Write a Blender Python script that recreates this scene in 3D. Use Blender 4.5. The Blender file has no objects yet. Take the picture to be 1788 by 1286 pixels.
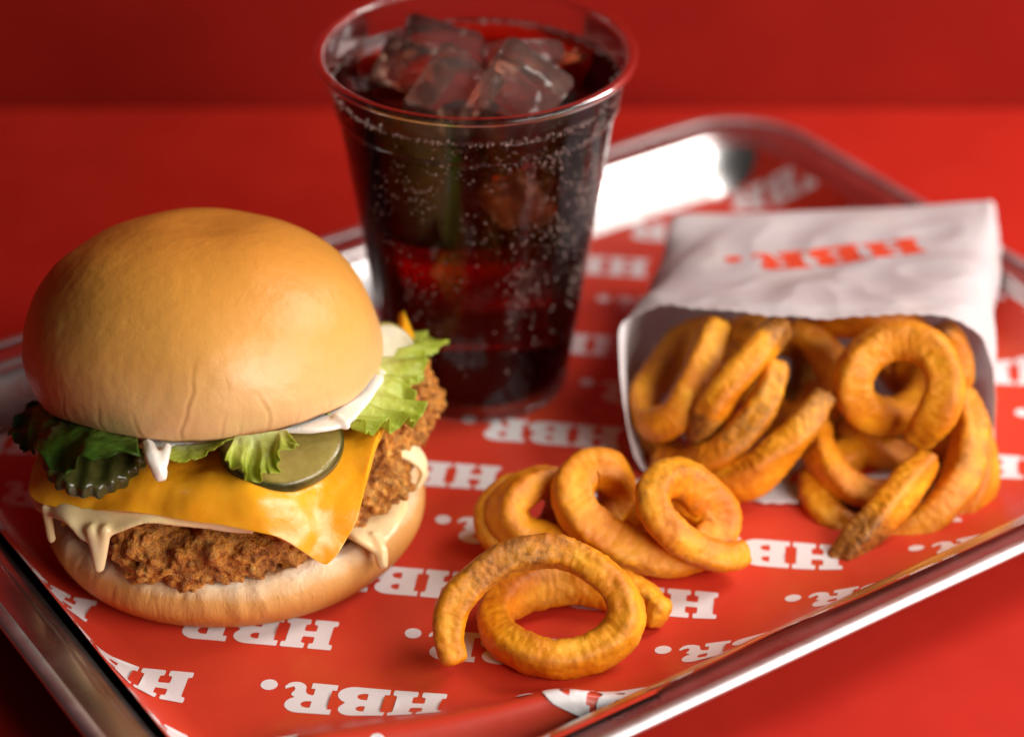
import bpy, bmesh, math, random
import numpy as np
from mathutils import Vector, Matrix
from mathutils.geometry import delaunay_2d_cdt

# ------------------------------------------------------------------ camera, world, light
SC = bpy.context.scene
COL = SC.collection
random.seed(4)
CM = 0.01                       # everything below is measured in centimetres, written to the scene in metres
F_PX, CX, CY = 4000.0, 894.0, 643.0
PITCH = math.radians(32.5)
CAM_H = 41.2
cp, sp = math.cos(PITCH), math.sin(PITCH)

cam_data = bpy.data.cameras.new('camera')
cam = bpy.data.objects.new('camera', cam_data)
COL.objects.link(cam)
cam.location = (0, 0, CAM_H * CM)
cam.rotation_euler = (math.pi / 2 - PITCH, 0, 0)
cam_data.sensor_width = 36
cam_data.lens = 36 * F_PX / 1788
cam_data.clip_start = 0.01
cam_data.clip_end = 50
cam_data.dof.use_dof = True
cam_data.dof.focus_distance = 0.633
cam_data.dof.aperture_fstop = 5.0
SC.camera = cam

world = bpy.data.worlds.new('World')
SC.world = world
world.use_nodes = True
bg = world.node_tree.nodes['Background']
bg.inputs[0].default_value = (1.0, 0.9, 0.85, 1)
bg.inputs[1].default_value = 0.022


def area_lamp(name, loc, target, sx, sy, watts, colour):
    d = bpy.data.lights.new(name, 'AREA')
    d.shape = 'RECTANGLE'
    d.size, d.size_y = sx * CM, sy * CM
    d.energy = watts
    d.color = colour
    o = bpy.data.objects.new(name, d)
    COL.objects.link(o)
    o.location = Vector(loc) * CM
    o.rotation_euler = (Vector(target) - Vector(loc)).to_track_quat('-Z', 'Y').to_euler()
    return o


area_lamp('softbox_back', (52, 76, 52), (4, 60, 0), 32, 32, 4.8, (1.0, 0.95, 0.9))
area_lamp('softbox_key', (58, 10, 36), (0, 58, 2), 66, 46, 9.9, (1.0, 0.93, 0.87))

SC.view_settings.view_transform = 'Standard'
SC.view_settings.look = 'None'
SC.view_settings.exposure = 0.0
SC.view_settings.gamma = 1.0
SC.render.engine = 'CYCLES'
cy = SC.cycles
cy.use_denoising = True
cy.max_bounces = 14
cy.transmission_bounces = 12
cy.transparent_max_bounces = 24
cy.glossy_bounces = 5
cy.diffuse_bounces = 4
cy.caustics_reflective = False
cy.sample_clamp_indirect = 4.0

# ------------------------------------------------------------------ maths helpers
_rng = np.random.RandomState(7)
_PERM = np.concatenate([_rng.permutation(256)] * 3)
_GRAD = _rng.normal(size=(256, 3))
_GRAD /= np.linalg.norm(_GRAD, axis=1)[:, None]
_RND = _rng.rand(256, 3)


def perlin(P):
    P = np.asarray(P, float)
    i = np.floor(P).astype(int)
    f = P - i
    u = f * f * f * (f * (f * 6 - 15) + 10)
    i &= 255
    out = 0.0
    for dx in (0, 1):
        for dy in (0, 1):
            for dz in (0, 1):
                h = _PERM[_PERM[_PERM[i[:, 0] + dx] + i[:, 1] + dy] + i[:, 2] + dz]
                g = _GRAD[h]
                d = f - np.array([dx, dy, dz])
                w = (u[:, 0] if dx else 1 - u[:, 0]) * (u[:, 1] if dy else 1 - u[:, 1]) * (u[:, 2] if dz else 1 - u[:, 2])
                out = out + w * (g * d).sum(1)
    return out * 1.5


def fbm(P, octaves=4, gain=0.5):
    s, a = 0.0, 1.0
    P = np.asarray(P, float)
    for k in range(octaves):
        s = s + a * perlin(P * (2 ** k) + 17.3 * k)
        a *= gain
    return s


def cells(P):
    """distance to the nearest scattered point (0 at the point)"""
    P = np.asarray(P, float)
    i = np.floor(P).astype(int)
    f = P - i
    best = np.full(len(P), 9.0)
    for dx in (-1, 0, 1):
        for dy in (-1, 0, 1):
            for dz in (-1, 0, 1):
                h = _PERM[_PERM[_PERM[(i[:, 0] + dx) & 255] + ((i[:, 1] + dy) & 255)] + ((i[:, 2] + dz) & 255)]
                d = np.array([dx, dy, dz]) + _RND[h] - f
                best = np.minimum(best, (d * d).sum(1))
    return np.sqrt(best)


def sstep(a, b, x):
    t = np.clip((np.asarray(x, float) - a) / (b - a), 0, 1)
    return t * t * (3 - 2 * t)


def ray(px, py):
    x, y = (px - CX) / F_PX, (py - CY) / F_PX
    return np.array([x, cp - y * sp, -sp - y * cp])


def at(px, py, z=0.0):
    d = ray(px, py)
    return d * ((z - CAM_H) / d[2]) + np.array([0, 0, CAM_H])


def atY(px, py, Y):
    d = ray(px, py)
    return d * (Y / d[1]) + np.array([0, 0, CAM_H])


def spline(pts, n, closed=False):
    """centripetal-ish Catmull-Rom, resampled evenly by arc length"""
    p = np.asarray(pts, float)
    if closed:
        q = np.vstack([p[-1], p, p[0], p[1]])
    else:
        q = np.vstack([2 * p[0] - p[1], p, 2 * p[-1] - p[-2]])
    out = []
    for k in range(1, len(q) - 2):
        t = np.linspace(0, 1, 24, endpoint=False)[:, None]
        a, b, c, d = q[k - 1], q[k], q[k + 1], q[k + 2]
        out.append(0.5 * (2 * b + (c - a) * t + (2 * a - 5 * b + 4 * c - d) * t ** 2 + (3 * b - a - 3 * c + d) * t ** 3))
    out = np.vstack(out + [q[-2][None]])
    L = np.concatenate([[0], np.cumsum(np.linalg.norm(np.diff(out[:, :3], axis=0), axis=1))])
    s = np.linspace(0, L[-1], n + 1)[:-1] if closed else np.linspace(0, L[-1], n)
    return np.stack([np.interp(s, L, out[:, k]) for k in range(out.shape[1])], 1)


def vnormals(V, Fq):
    N = np.zeros_like(V)
    Fq = np.asarray(Fq)
    a, b, c = V[Fq[:, 0]], V[Fq[:, 1]], V[Fq[:, 2]]
    n = np.cross(b - a, c - a)
    if Fq.shape[1] == 4:
        n = n + np.cross(c - a, V[Fq[:, 3]] - a)
    for k in range(Fq.shape[1]):
        np.add.at(N, Fq[:, k], n)
    return N / (np.linalg.norm(N, axis=1)[:, None] + 1e-12)


# ------------------------------------------------------------------ object helpers
def link(name, me, mat=None, parent=None, smooth=True, attrs=None):
    if mat is not None:
        me.materials.append(mat)
    if smooth:
        me.polygons.foreach_set('use_smooth', [True] * len(me.polygons))
    for k, vals in (attrs or {}).items():
        at_ = me.attributes.new(k, 'FLOAT', 'POINT')
        at_.data.foreach_set('value', np.asarray(vals, np.float32))
    o = bpy.data.objects.new(name, me)
    COL.objects.link(o)
    if parent is not None:
        o.parent = parent
        o.matrix_parent_inverse = Matrix.Translation(-parent.location)
    return o


def mesh(name, V, faces, mat=None, parent=None, smooth=True, attrs=None):
    me = bpy.data.meshes.new(name)
    V = np.asarray(V, float) * CM
    me.from_pydata(V.tolist(), [], [list(map(int, f)) for f in faces])
    me.update()
    return link(name, me, mat, parent, smooth, attrs)


def thing(name, label, cat, loc, group=None):
    o = bpy.data.objects.new(name, None)
    o.empty_display_size = 0.01
    COL.objects.link(o)
    o.location = Vector([float(c) for c in loc]) * CM
    return tag(o, label, cat, group)


def tag(o, label, cat, group=None, kind=None):
    o['label'] = label
    o['category'] = cat
    if group:
        o['group'] = group
    if kind:
        o['kind'] = kind
    return o


def grid_faces(nu, nv, wrap_u=False, wrap_v=False, flip=False):
    iu = np.arange(nu if wrap_u else nu - 1)
    iv = np.arange(nv if wrap_v else nv - 1)
    A, B = np.meshgrid(iu, iv, indexing='ij')
    A, B = A.ravel(), B.ravel()
    A2, B2 = (A + 1) % nu, (B + 1) % nv
    f = np.stack([A * nv + B, A2 * nv + B, A2 * nv + B2, A * nv + B2], 1)
    return f[:, ::-1] if flip else f


def add_mod(o, typ, **kw):
    m = o.modifiers.new(typ.lower(), typ)
    for k, v in kw.items():
        setattr(m, k, v)
    return m


def bake(o):
    """apply the modifiers of o into a fresh mesh"""
    dg = bpy.context.evaluated_depsgraph_get()
    dg.update()
    me = bpy.data.meshes.new_from_object(o.evaluated_get(dg))
    o.modifiers.clear()
    o.data = me
    return o


# ------------------------------------------------------------------ materials
class NT:
    def __init__(self, name):
        self.m = bpy.data.materials.new(name)
        self.m.use_nodes = True
        self.t = self.m.node_tree
        self.b = self.t.nodes['Principled BSDF']
        self.out = self.t.nodes['Material Output']
        tc = self.t.nodes.new('ShaderNodeTexCoord')
        mp = self.t.nodes.new('ShaderNodeMapping')
        mp.inputs['Scale'].default_value = (100, 100, 100)     # metres -> centimetres
        self.t.links.new(tc.outputs['Object'], mp.inputs[0])
        self.co = mp.outputs[0]

    def n(self, typ, **kw):
        nd = self.t.nodes.new('ShaderNode' + typ)
        for k, v in kw.items():
            setattr(nd, k, v)
        return nd

    def l(self, a, b):
        self.t.links.new(a, b)

    def set(self, **kw):
        for k, v in kw.items():
            i = self.b.inputs[k.replace('_', ' ')]
            if hasattr(v, 'links') or hasattr(v, 'is_linked'):
                self.l(v, i)
            else:
                i.default_value = v
        return self

    def noise(self, scale, detail=4, rough=0.5, co=None, dist=0.0):
        nd = self.n('TexNoise')
        nd.inputs['Scale'].default_value = scale
        nd.inputs['Detail'].default_value = detail
        nd.inputs['Roughness'].default_value = rough
        nd.inputs['Distortion'].default_value = dist
        self.l(co or self.co, nd.inputs['Vector'])
        return nd.outputs[0]

    def voronoi(self, scale, feature='F1', rand=1.0):
        nd = self.n('TexVoronoi', feature=feature)
        nd.inputs['Scale'].default_value = scale
        nd.inputs['Randomness'].default_value = rand
        self.l(self.co, nd.inputs['Vector'])
        return nd.outputs[0]

    def ramp(self, fac, stops):
        nd = self.n('ValToRGB')
        cr = nd.color_ramp
        while len(cr.elements) < len(stops):
            cr.elements.new(0.5)
        for e, (p, c) in zip(cr.elements, stops):
            e.position = p
            e.color = (c[0], c[1], c[2], 1) if not np.isscalar(c) else (c, c, c, 1)
        self.l(fac, nd.inputs[0])
        return nd.outputs[0]

    def mix(self, fac, a, b, mode='MIX'):
        nd = self.n('MixRGB', blend_type=mode)
        for i, v in enumerate((fac, a, b)):
            if hasattr(v, 'is_linked'):
                self.l(v, nd.inputs[i])
            else:
                nd.inputs[i].default_value = v if i == 0 else (v[0], v[1], v[2], 1)
        return nd.outputs[0]

    def math(self, op, a, b=0.0, c=0.0):
        nd = self.n('Math', operation=op)
        for i, v in enumerate((a, b, c)):
            if hasattr(v, 'is_linked'):
                self.l(v, nd.inputs[i])
            else:
                nd.inputs[i].default_value = v
        return nd.outputs[0]

    def attr(self, name):
        return self.n('Attribute', attribute_name=name).outputs['Fac']

    def bump(self, h, strength=0.5, dist_cm=0.05, prev=None):
        nd = self.n('Bump')
        nd.inputs['Strength'].default_value = strength
        nd.inputs['Distance'].default_value = dist_cm * CM
        self.l(h, nd.inputs['Height'])
        if prev is not None:
            self.l(prev, nd.inputs['Normal'])
        return nd.outputs[0]

    def normal(self, nrm):
        self.l(nrm, self.b.inputs['Normal'])
        return self

    def sss(self, w, radius, scale_cm):
        self.b.inputs['Subsurface Weight'].default_value = w
        self.b.inputs['Subsurface Radius'].default_value = radius
        self.b.inputs['Subsurface Scale'].default_value = scale_cm * CM
        return self


M = {}


def materials():
    # lacquered red table top and wall
    k = NT('red_table')
    c = k.ramp(k.noise(0.35, 3), [(0.3, (0.46, 0.018, 0.010)), (0.7, (0.51, 0.022, 0.012))])
    k.set(Base_Color=c, Roughness=0.5).normal(k.bump(k.noise(14, 3), 0.08, 0.01))
    k.b.inputs['Specular IOR Level'].default_value = 0.15
    M['table'] = k.m
    k = NT('red_wall')
    c = k.ramp(k.noise(0.2, 3), [(0.3, (0.27, 0.011, 0.007)), (0.7, (0.31, 0.013, 0.008))])
    k.set(Base_Color=c, Roughness=0.7)
    k.b.inputs['Specular IOR Level'].default_value = 0.06
    M['wall'] = k.m

    # stainless steel
    k = NT('brushed_steel')
    mp = k.n('Mapping')
    mp.inputs['Scale'].default_value = (0.6, 14, 14)
    k.l(k.co, mp.inputs[0])
    st = k.noise(3, 4, 0.6, mp.outputs[0])
    sm = k.noise(0.5, 4, 0.6)
    r = k.math('MULTIPLY_ADD', sm, 0.20, 0.19)
    k.set(Base_Color=k.ramp(sm, [(0.3, (0.60, 0.59, 0.58)), (0.7, (0.72, 0.71, 0.70))]), Metallic=1.0, Roughness=r)
    k.normal(k.bump(st, 0.05, 0.01))
    M['steel'] = k.m

    k = NT('satin_steel_rim')
    sm = k.noise(0.8, 4, 0.6)
    k.set(Base_Color=k.ramp(sm, [(0.3, (0.58, 0.57, 0.57)), (0.7, (0.70, 0.69, 0.69))]), Metallic=1.0, Roughness=k.math('MULTIPLY_ADD', sm, 0.25, 0.34))
    M['rim'] = k.m
    # greaseproof liner
    k = NT('red_liner_paper')
    fib = k.noise(28, 4, 0.7)
    sm = k.noise(0.45, 4, 0.55)
    c = k.ramp(sm, [(0.3, (0.58, 0.040, 0.018)), (0.7, (0.66, 0.054, 0.024))])
    c = k.mix(0.22, c, k.ramp(fib, [(0.35, (0.5, 0.02, 0.01)), (0.65, (0.8, 0.07, 0.035))]))
    oil = k.ramp(k.noise(0.28, 5, 0.55), [(0.55, 0.0), (0.68, 0.55)])
    c = k.mix(oil, c, (0.62, 0.085, 0.022))
    k.set(Base_Color=c, Roughness=k.mix(oil, k.ramp(sm, [(0.3, 0.42), (0.7, 0.32)]), (0.22, 0.22, 0.22)))
    k.normal(k.bump(fib, 0.12, 0.01, k.bump(k.noise(1.1, 3), 0.15, 0.05)))
    M['liner'] = k.m
    k = NT('white_print')
    c = k.ramp(k.noise(28, 4, 0.7), [(0.3, (0.74, 0.70, 0.70)), (0.7, (0.85, 0.81, 0.81))])
    k.set(Base_Color=c, Roughness=0.38)
    M['print'] = k.m
    k = NT('red_print')
    c = k.ramp(k.noise(24, 4, 0.7), [(0.3, (0.72, 0.06, 0.02)), (0.7, (0.82, 0.09, 0.03))])
    k.set(Base_Color=c, Roughness=0.6)
    M['red_print'] = k.m

    # white bag paper, a little light passes through it
    k = NT('white_bag_paper')
    fib = k.noise(16, 5, 0.65)
    c = k.ramp(fib, [(0.3, (0.74, 0.70, 0.71)), (0.7, (0.84, 0.81, 0.82))])
    grease = sg = k.ramp(k.noise(0.35, 3), [(0.52, 0.0), (0.75, 0.4)])
    c = k.mix(grease, c, (0.72, 0.62, 0.52))
    k.set(Base_Color=c, Roughness=0.62)
    cr = k.bump(k.noise(0.5, 2, 0.5, dist=0.8), 0.22, 0.12)
    nb = k.bump(fib, 0.15, 0.01, cr)
    k.normal(nb)
    tr = k.n('BsdfTranslucent')
    k.l(c, tr.inputs[0])
    mx = k.n('MixShader')
    mx.inputs[0].default_value = 0.36
    k.l(k.b.outputs[0], mx.inputs[1]); k.l(tr.outputs[0], mx.inputs[2]); k.l(mx.outputs[0], k.out.inputs[0])
    M['bag'] = k.m

    # bun crust: golden crown, paler towards its waist, scorched cut edge
    k = NT('bun_crown_crust')
    h = k.attr('h')
    nz = k.noise(0.45, 4, 0.5)
    hh = k.math('MULTIPLY_ADD', nz, 0.22, k.math('ADD', h, -0.11))
    c = k.ramp(hh, [(0.0, (0.68, 0.43, 0.21)), (0.035, (0.71, 0.455, 0.22)), (0.09, (0.73, 0.47, 0.22)), (0.28, (0.72, 0.44, 0.17)),
                    (0.50, (0.70, 0.375, 0.092)), (0.80, (0.67, 0.315, 0.055)), (1.0, (0.65, 0.285, 0.042))])
    c = k.mix(0.20, c, k.ramp(k.noise(1.6, 5, 0.6), [(0.3, (0.50, 0.21, 0.06)), (0.7, (0.72, 0.40, 0.16))]), 'SOFT_LIGHT')
    c = k.mix(k.ramp(k.voronoi(1.0), [(0.0, 0.5), (0.03, 0.0)]), c, (0.75, 0.5, 0.25))
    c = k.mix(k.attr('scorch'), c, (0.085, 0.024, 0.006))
    k.set(Base_Color=c, Roughness=k.ramp(nz, [(0.3, 0.33), (0.7, 0.45)]))
    k.b.inputs['Specular IOR Level'].default_value = 0.42
    k.b.inputs['Coat Weight'].default_value = 0.12
    k.b.inputs['Coat Roughness'].default_value = 0.36
    k.sss(0.12, (1.0, 0.45, 0.2), 0.2)
    mp = k.n('Mapping')
    mp.inputs['Scale'].default_value = (1.0, 1.0, 0.35)
    k.l(k.co, mp.inputs[0])
    wrk = k.bump(k.noise(3.5, 4, 0.6, mp.outputs[0], 0.6), 0.10, 0.10)
    fine = k.bump(k.noise(12, 5, 0.7), 0.22, 0.05, wrk)
    k.normal(k.bump(k.noise(40, 2), 0.05, 0.02, fine))
    M['crown'] = k.m
    # bun base
    k = NT('bun_heel_crust')
    h = k.attr('h')
    toast = k.attr('toast')
    nz = k.noise(0.7, 5, 0.6)
    hh = k.math('MULTIPLY_ADD', nz, 0.34, k.math('ADD', h, -0.17))
    c = k.ramp(hh, [(0.0, (0.36, 0.12, 0.022)), (0.45, (0.55, 0.215, 0.045)), (0.78, (0.66, 0.335, 0.095)), (0.95, (0.82, 0.60, 0.36)), (1.0, (0.86, 0.73, 0.53))])
    crumb = k.ramp(k.noise(2.2, 5, 0.7), [(0.35, (0.16, 0.045, 0.012)), (0.5, (0.52, 0.22, 0.06)), (0.62, (0.80, 0.60, 0.36))])
    c = k.mix(toast, c, crumb)
    k.set(Base_Color=c, Roughness=0.55)
    k.b.inputs['Specular IOR Level'].default_value = 0.3
    k.sss(0.12, (1.0, 0.5, 0.25), 0.2)
    mp = k.n('Mapping')
    mp.inputs['Scale'].default_value = (1.0, 1.0, 0.25)
    k.l(k.co, mp.inputs[0])
    k.normal(k.bump(k.noise(10, 5, 0.65), 0.25, 0.05, k.bump(k.noise(3.2, 5, 0.65, mp.outputs[0], 0.5), 0.45, 0.14)))
    M['heel'] = k.m

    # fried chicken breading
    k = NT('fried_breading')
    big = k.noise(1.3, 4, 0.6)
    med = k.noise(5, 5, 0.65)
    c = k.ramp(k.math('MULTIPLY_ADD', med, 0.6, k.math('MULTIPLY', big, 0.45)),
               [(0.30, (0.12, 0.024, 0.004)), (0.42, (0.42, 0.125, 0.014)), (0.54, (0.74, 0.29, 0.038)), (0.68, (0.95, 0.52, 0.11))])
    k.set(Base_Color=c, Roughness=k.ramp(med, [(0.35, 0.16), (0.65, 0.42)]))
    vc = k.n('TexVoronoi')
    vc.inputs['Scale'].default_value = 5.0
    k.l(k.co, vc.inputs['Vector'])
    c = k.mix(0.55, c, k.ramp(vc.outputs['Color'], [(0.15, (0.38, 0.30, 0.22)), (0.5, (0.95, 0.9, 0.85)), (0.85, (1.3, 1.25, 1.15))]), 'MULTIPLY')
    k.set(Base_Color=c)
    k.b.inputs['Specular IOR Level'].default_value = 0.6
    b1 = k.bump(k.noise(9, 6, 0.75), 1.0, 0.12)
    k.normal(k.bump(k.voronoi(15), 0.8, 0.06, b1))
    M['breading'] = k.m

    # cheeses and sauces
    k = NT('orange_cheese')
    nz = k.noise(0.8, 4)
    c = k.ramp(nz, [(0.3, (0.88, 0.37, 0.012)), (0.7, (0.92, 0.44, 0.018))])
    k.set(Base_Color=c, Roughness=k.ramp(k.noise(3.0, 5, 0.7), [(0.38, 0.16), (0.62, 0.36)]))
    k.sss(0.45, (1.0, 0.45, 0.08), 0.25)
    k.b.inputs['Specular IOR Level'].default_value = 0.55
    pit = k.ramp(k.voronoi(4.5), [(0.0, 0.0), (0.16, 1.0)])
    k.normal(k.bump(k.noise(7, 5, 0.7), 0.16, 0.05, k.bump(pit, 0.2, 0.03)))
    M['cheese'] = k.m
    k = NT('white_cheese')
    c = k.ramp(k.noise(0.9, 3), [(0.3, (0.84, 0.62, 0.30)), (0.7, (0.87, 0.71, 0.42))])
    k.set(Base_Color=c, Roughness=0.28)
    k.sss(0.5, (1.0, 0.7, 0.4), 0.3)
    k.normal(k.bump(k.noise(5, 4, 0.6), 0.12, 0.05))
    M['white_cheese'] = k.m
    k = NT('mayonnaise')
    c = k.ramp(k.noise(1.2, 3), [(0.3, (0.85, 0.80, 0.70)), (0.7, (0.9, 0.87, 0.80))])
    k.set(Base_Color=c, Roughness=0.25)
    k.sss(0.5, (1.0, 0.85, 0.6), 0.25)
    k.normal(k.bump(k.noise(4, 3), 0.12, 0.05))
    M['mayo'] = k.m

    # pickles
    k = NT('pickle_flesh')
    rind_shade = k.attr('rind_shade')
    flesh = k.ramp(k.noise(1.6, 5, 0.6), [(0.3, (0.23, 0.17, 0.035)), (0.7, (0.36, 0.29, 0.08))])
    skin = k.ramp(k.noise(2.6, 5, 0.6), [(0.3, (0.022, 0.026, 0.006)), (0.7, (0.07, 0.07, 0.016))])  # dark rind tone, deepened to serve also as painted shade on the left slice
    k.set(Base_Color=k.mix(rind_shade, flesh, skin), Roughness=0.22)
    k.sss(0.3, (0.8, 0.9, 0.2), 0.2)
    k.normal(k.bump(k.noise(6, 4), 0.25, 0.05))
    M['pickle'] = k.m

    # lettuce
    def leaf(name, dark, mid, pale):
        k = NT(name)
        v = k.attr('edge')
        vein = k.noise(2.6, 4, 0.6, dist=1.2)
        c = k.ramp(k.math('MULTIPLY_ADD', vein, 0.5, k.math('MULTIPLY', v, 0.6)), [(0.2, pale), (0.5, mid), (0.85, dark)])
        k.set(Base_Color=c, Roughness=0.33)
        k.normal(k.bump(vein, 0.55, 0.10, k.bump(k.noise(9, 3), 0.2, 0.03)))
        tr = k.n('BsdfTranslucent')
        k.l(k.mix(1.0, c, (0.9, 1.0, 0.35), 'MULTIPLY'), tr.inputs[0])
        mx = k.n('MixShader')
        mx.inputs[0].default_value = 0.4
        k.l(k.b.outputs[0], mx.inputs[1]); k.l(tr.outputs[0], mx.inputs[2]); k.l(mx.outputs[0], k.out.inputs[0])
        return k.m
    M['lettuce'] = leaf('lettuce_pale', (0.46, 0.56, 0.050), (0.68, 0.74, 0.15), (0.84, 0.87, 0.44))
    M['lettuce_dark'] = leaf('lettuce_deep_green', (0.045, 0.13, 0.012), (0.11, 0.26, 0.024), (0.28, 0.44, 0.07))

    # curly fries
    k = NT('curly_fry_batter')
    skin = k.attr('skin')
    big = k.noise(0.75, 3, 0.5)
    med = k.noise(2.6, 5, 0.7)
    fin = k.noise(11, 5, 0.75)
    c = k.ramp(k.math('MULTIPLY_ADD', fin, 0.16, k.math('MULTIPLY_ADD', med, 0.28, k.math('MULTIPLY', big, 0.56))),
               [(0.34, (0.60, 0.150, 0.004)), (0.45, (0.80, 0.270, 0.006)), (0.55, (0.91, 0.385, 0.010)), (0.68, (0.95, 0.50, 0.03))])
    ridge = k.attr('ridge')
    c = k.mix(k.math('MULTIPLY', ridge, k.ramp(med, [(0.36, 0.10), (0.64, 0.75)])), c, (0.44, 0.095, 0.004))
    c = k.mix(k.ramp(k.voronoi(1.6), [(0.0, 0.7), (0.035, 0.0)]), c, (0.28, 0.07, 0.008))
    sk = k.ramp(k.noise(6, 6, 0.8), [(0.33, (0.075, 0.022, 0.004)), (0.48, (0.30, 0.105, 0.012)), (0.64, (0.60, 0.25, 0.03))])
    c = k.mix(k.ramp(k.math('ADD', skin, k.math('MULTIPLY_ADD', k.noise(2.6, 5, 0.7), 0.9, -0.45)), [(0.22, 0.0), (0.62, 1.0)]), c, sk)
    k.set(Base_Color=c, Roughness=k.ramp(med, [(0.35, 0.30), (0.65, 0.46)]))
    k.sss(0.15, (1.0, 0.35, 0.06), 0.15)
    k.b.inputs['Specular IOR Level'].default_value = 0.42
    k.b.inputs['Coat Weight'].default_value = 0.06
    k.b.inputs['Coat Roughness'].default_value = 0.22
    b1 = k.bump(k.noise(5, 5, 0.65), 0.35, 0.08)
    k.normal(k.bump(k.noise(24, 5, 0.75), 0.55, 0.04, b1))
    M['fry'] = k.m

    # clear cup plastic: a thin film that mirrors at grazing angles
    k = NT('clear_cup_plastic')
    tr = k.n('BsdfTransparent')
    tr.inputs[0].default_value = (0.955, 0.95, 0.95, 1)
    gl = k.n('BsdfGlossy')
    gl.inputs['Roughness'].default_value = 0.13
    gl.inputs['Color'].default_value = (1, 1, 1, 1)
    fr = k.n('Fresnel')
    fr.inputs[0].default_value = 1.36
    nb = k.bump(k.noise(1.5, 2), 0.08, 0.05)
    k.l(nb, gl.inputs['Normal']); k.l(nb, fr.inputs['Normal'])
    mx = k.n('MixShader')
    k.l(k.math('MINIMUM', k.math('MULTIPLY', fr.outputs[0], 1.0), 0.75), mx.inputs[0])
    k.l(tr.outputs[0], mx.inputs[1]); k.l(gl.outputs[0], mx.inputs[2]); k.l(mx.outputs[0], k.out.inputs[0])
    M['plastic'] = k.m
    # cola
    k = NT('cola')
    k.set(Base_Color=(1, 1, 1, 1), Roughness=0.04, IOR=1.22)
    k.b.inputs['Transmission Weight'].default_value = 1.0
    k.normal(k.bump(k.noise(1.2, 3), 0.10, 0.06))
    va = k.n('VolumeAbsorption')
    va.inputs['Color'].default_value = (0.80, 0.40, 0.14, 1)
    va.inputs['Density'].default_value = 250.0
    k.l(va.outputs[0], k.out.inputs['Volume'])
    M['cola'] = k.m
    # ice
    k = NT('ice')
    cl = k.ramp(k.noise(0.9, 4, 0.6), [(0.45, 0.01), (0.75, 0.14)])
    k.set(Base_Color=(0.97, 0.85, 0.77, 1), Roughness=cl, IOR=1.31)
    k.b.inputs['Transmission Weight'].default_value = 0.965
    k.normal(k.bump(k.noise(1.4, 3), 0.35, 0.12))
    M['ice'] = k.m
    k = NT('soda_bubbles')
    k.set(Base_Color=(0.40, 0.27, 0.24, 1), Roughness=0.12)
    k.b.inputs['Transmission Weight'].default_value = 0.55
    M['bubble'] = k.m
    k = NT('salt')
    k.set(Base_Color=(0.85, 0.82, 0.78, 1), Roughness=0.2)
    M['salt'] = k.m


materials()

# ------------------------------------------------------------------ setting: table and wall
TABLE_Z = -0.45


def slab(name, x0, x1, y0, y1, z0, z1, mat, bev=0.0):
    bm = bmesh.new()
    bmesh.ops.create_cube(bm, size=1)
    for v in bm.verts:
        v.co = Vector(((x0 + x1) / 2 + v.co.x * (x1 - x0), (y0 + y1) / 2 + v.co.y * (y1 - y0), (z0 + z1) / 2 + v.co.z * (z1 - z0))) * CM
    if bev:
        bmesh.ops.bevel(bm, geom=bm.edges[:], offset=bev * CM, segments=3, affect='EDGES')
    me = bpy.data.meshes.new(name)
    bm.to_mesh(me)
    bm.free()
    o = link(name, me, mat, smooth=False)
    o['kind'] = 'structure'
    return o


WALL_Y = 85.6
slab('table_top', -110, 130, -10, WALL_Y - 0.02, TABLE_Z - 3, TABLE_Z, M['table'], 0.3)
slab('wall', -110, 130, WALL_Y, WALL_Y + 3, TABLE_Z - 20, 75, M['wall'])

# ------------------------------------------------------------------ tray
TRAY_C = np.array([1.4, 59.4])
TRAY_A = math.radians(34)
TA = np.array([math.cos(TRAY_A), math.sin(TRAY_A)])        # long axis
TN = np.array([-TA[1], TA[0]])                             # short axis, away from the camera
HL, HW = 18.75, 13.5                                       # half length, half width (outer)
RIM_Z = 1.95


def tray_xy(s, t):
    return TRAY_C[0] + TA[0] * s + TN[0] * t, TRAY_C[1] + TA[1] * s + TN[1] * t


def tray_st(x, y):
    dx, dy = x - TRAY_C[0], y - TRAY_C[1]
    return dx * TA[0] + dy * TA[1], dx * TN[0] + dy * TN[1]


def rounded_rect(hl, hw, r, n=14, m=10):
    pts = []
    for cx, cy_, a0 in ((hl - r, hw - r, 0), (-(hl - r), hw - r, 90), (-(hl - r), -(hw - r), 180), (hl - r, -(hw - r), 270)):
        for k in range(n):
            a = math.radians(a0 + 90 * k / (n - 1))
            pts.append((cx + r * math.cos(a), cy_ + r * math.sin(a)))
    out = []
    for i, p in enumerate(pts):
        q = pts[(i + 1) % len(pts)]
        k = m if (i % n) == n - 1 else 1
        for j in range(k):
            f = j / k
            out.append((p[0] + (q[0] - p[0]) * f, p[1] + (q[1] - p[1]) * f))
    return np.array(out)


def tray_shell(profile, name, parent, cap=None, mat='steel'):
    rings = []
    for ins, z in profile:
        p = rounded_rect(HL - ins, HW - ins, max(3.4 - ins * 0.75, 0.4))
        x, y = tray_xy(p[:, 0], p[:, 1])
        rings.append(np.stack([x, y, np.full(len(p), z)], 1))
    n = len(rings[0])
    V = np.vstack(rings)
    F = [tuple(f) for f in grid_faces(len(rings), n, wrap_v=True)]
    if cap == 'first':
        F.append(tuple(range(n)))
    if cap == 'last':
        F.append(tuple(range(len(V) - n, len(V))))
    return mesh(name, V, F, M[mat], parent)


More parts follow.
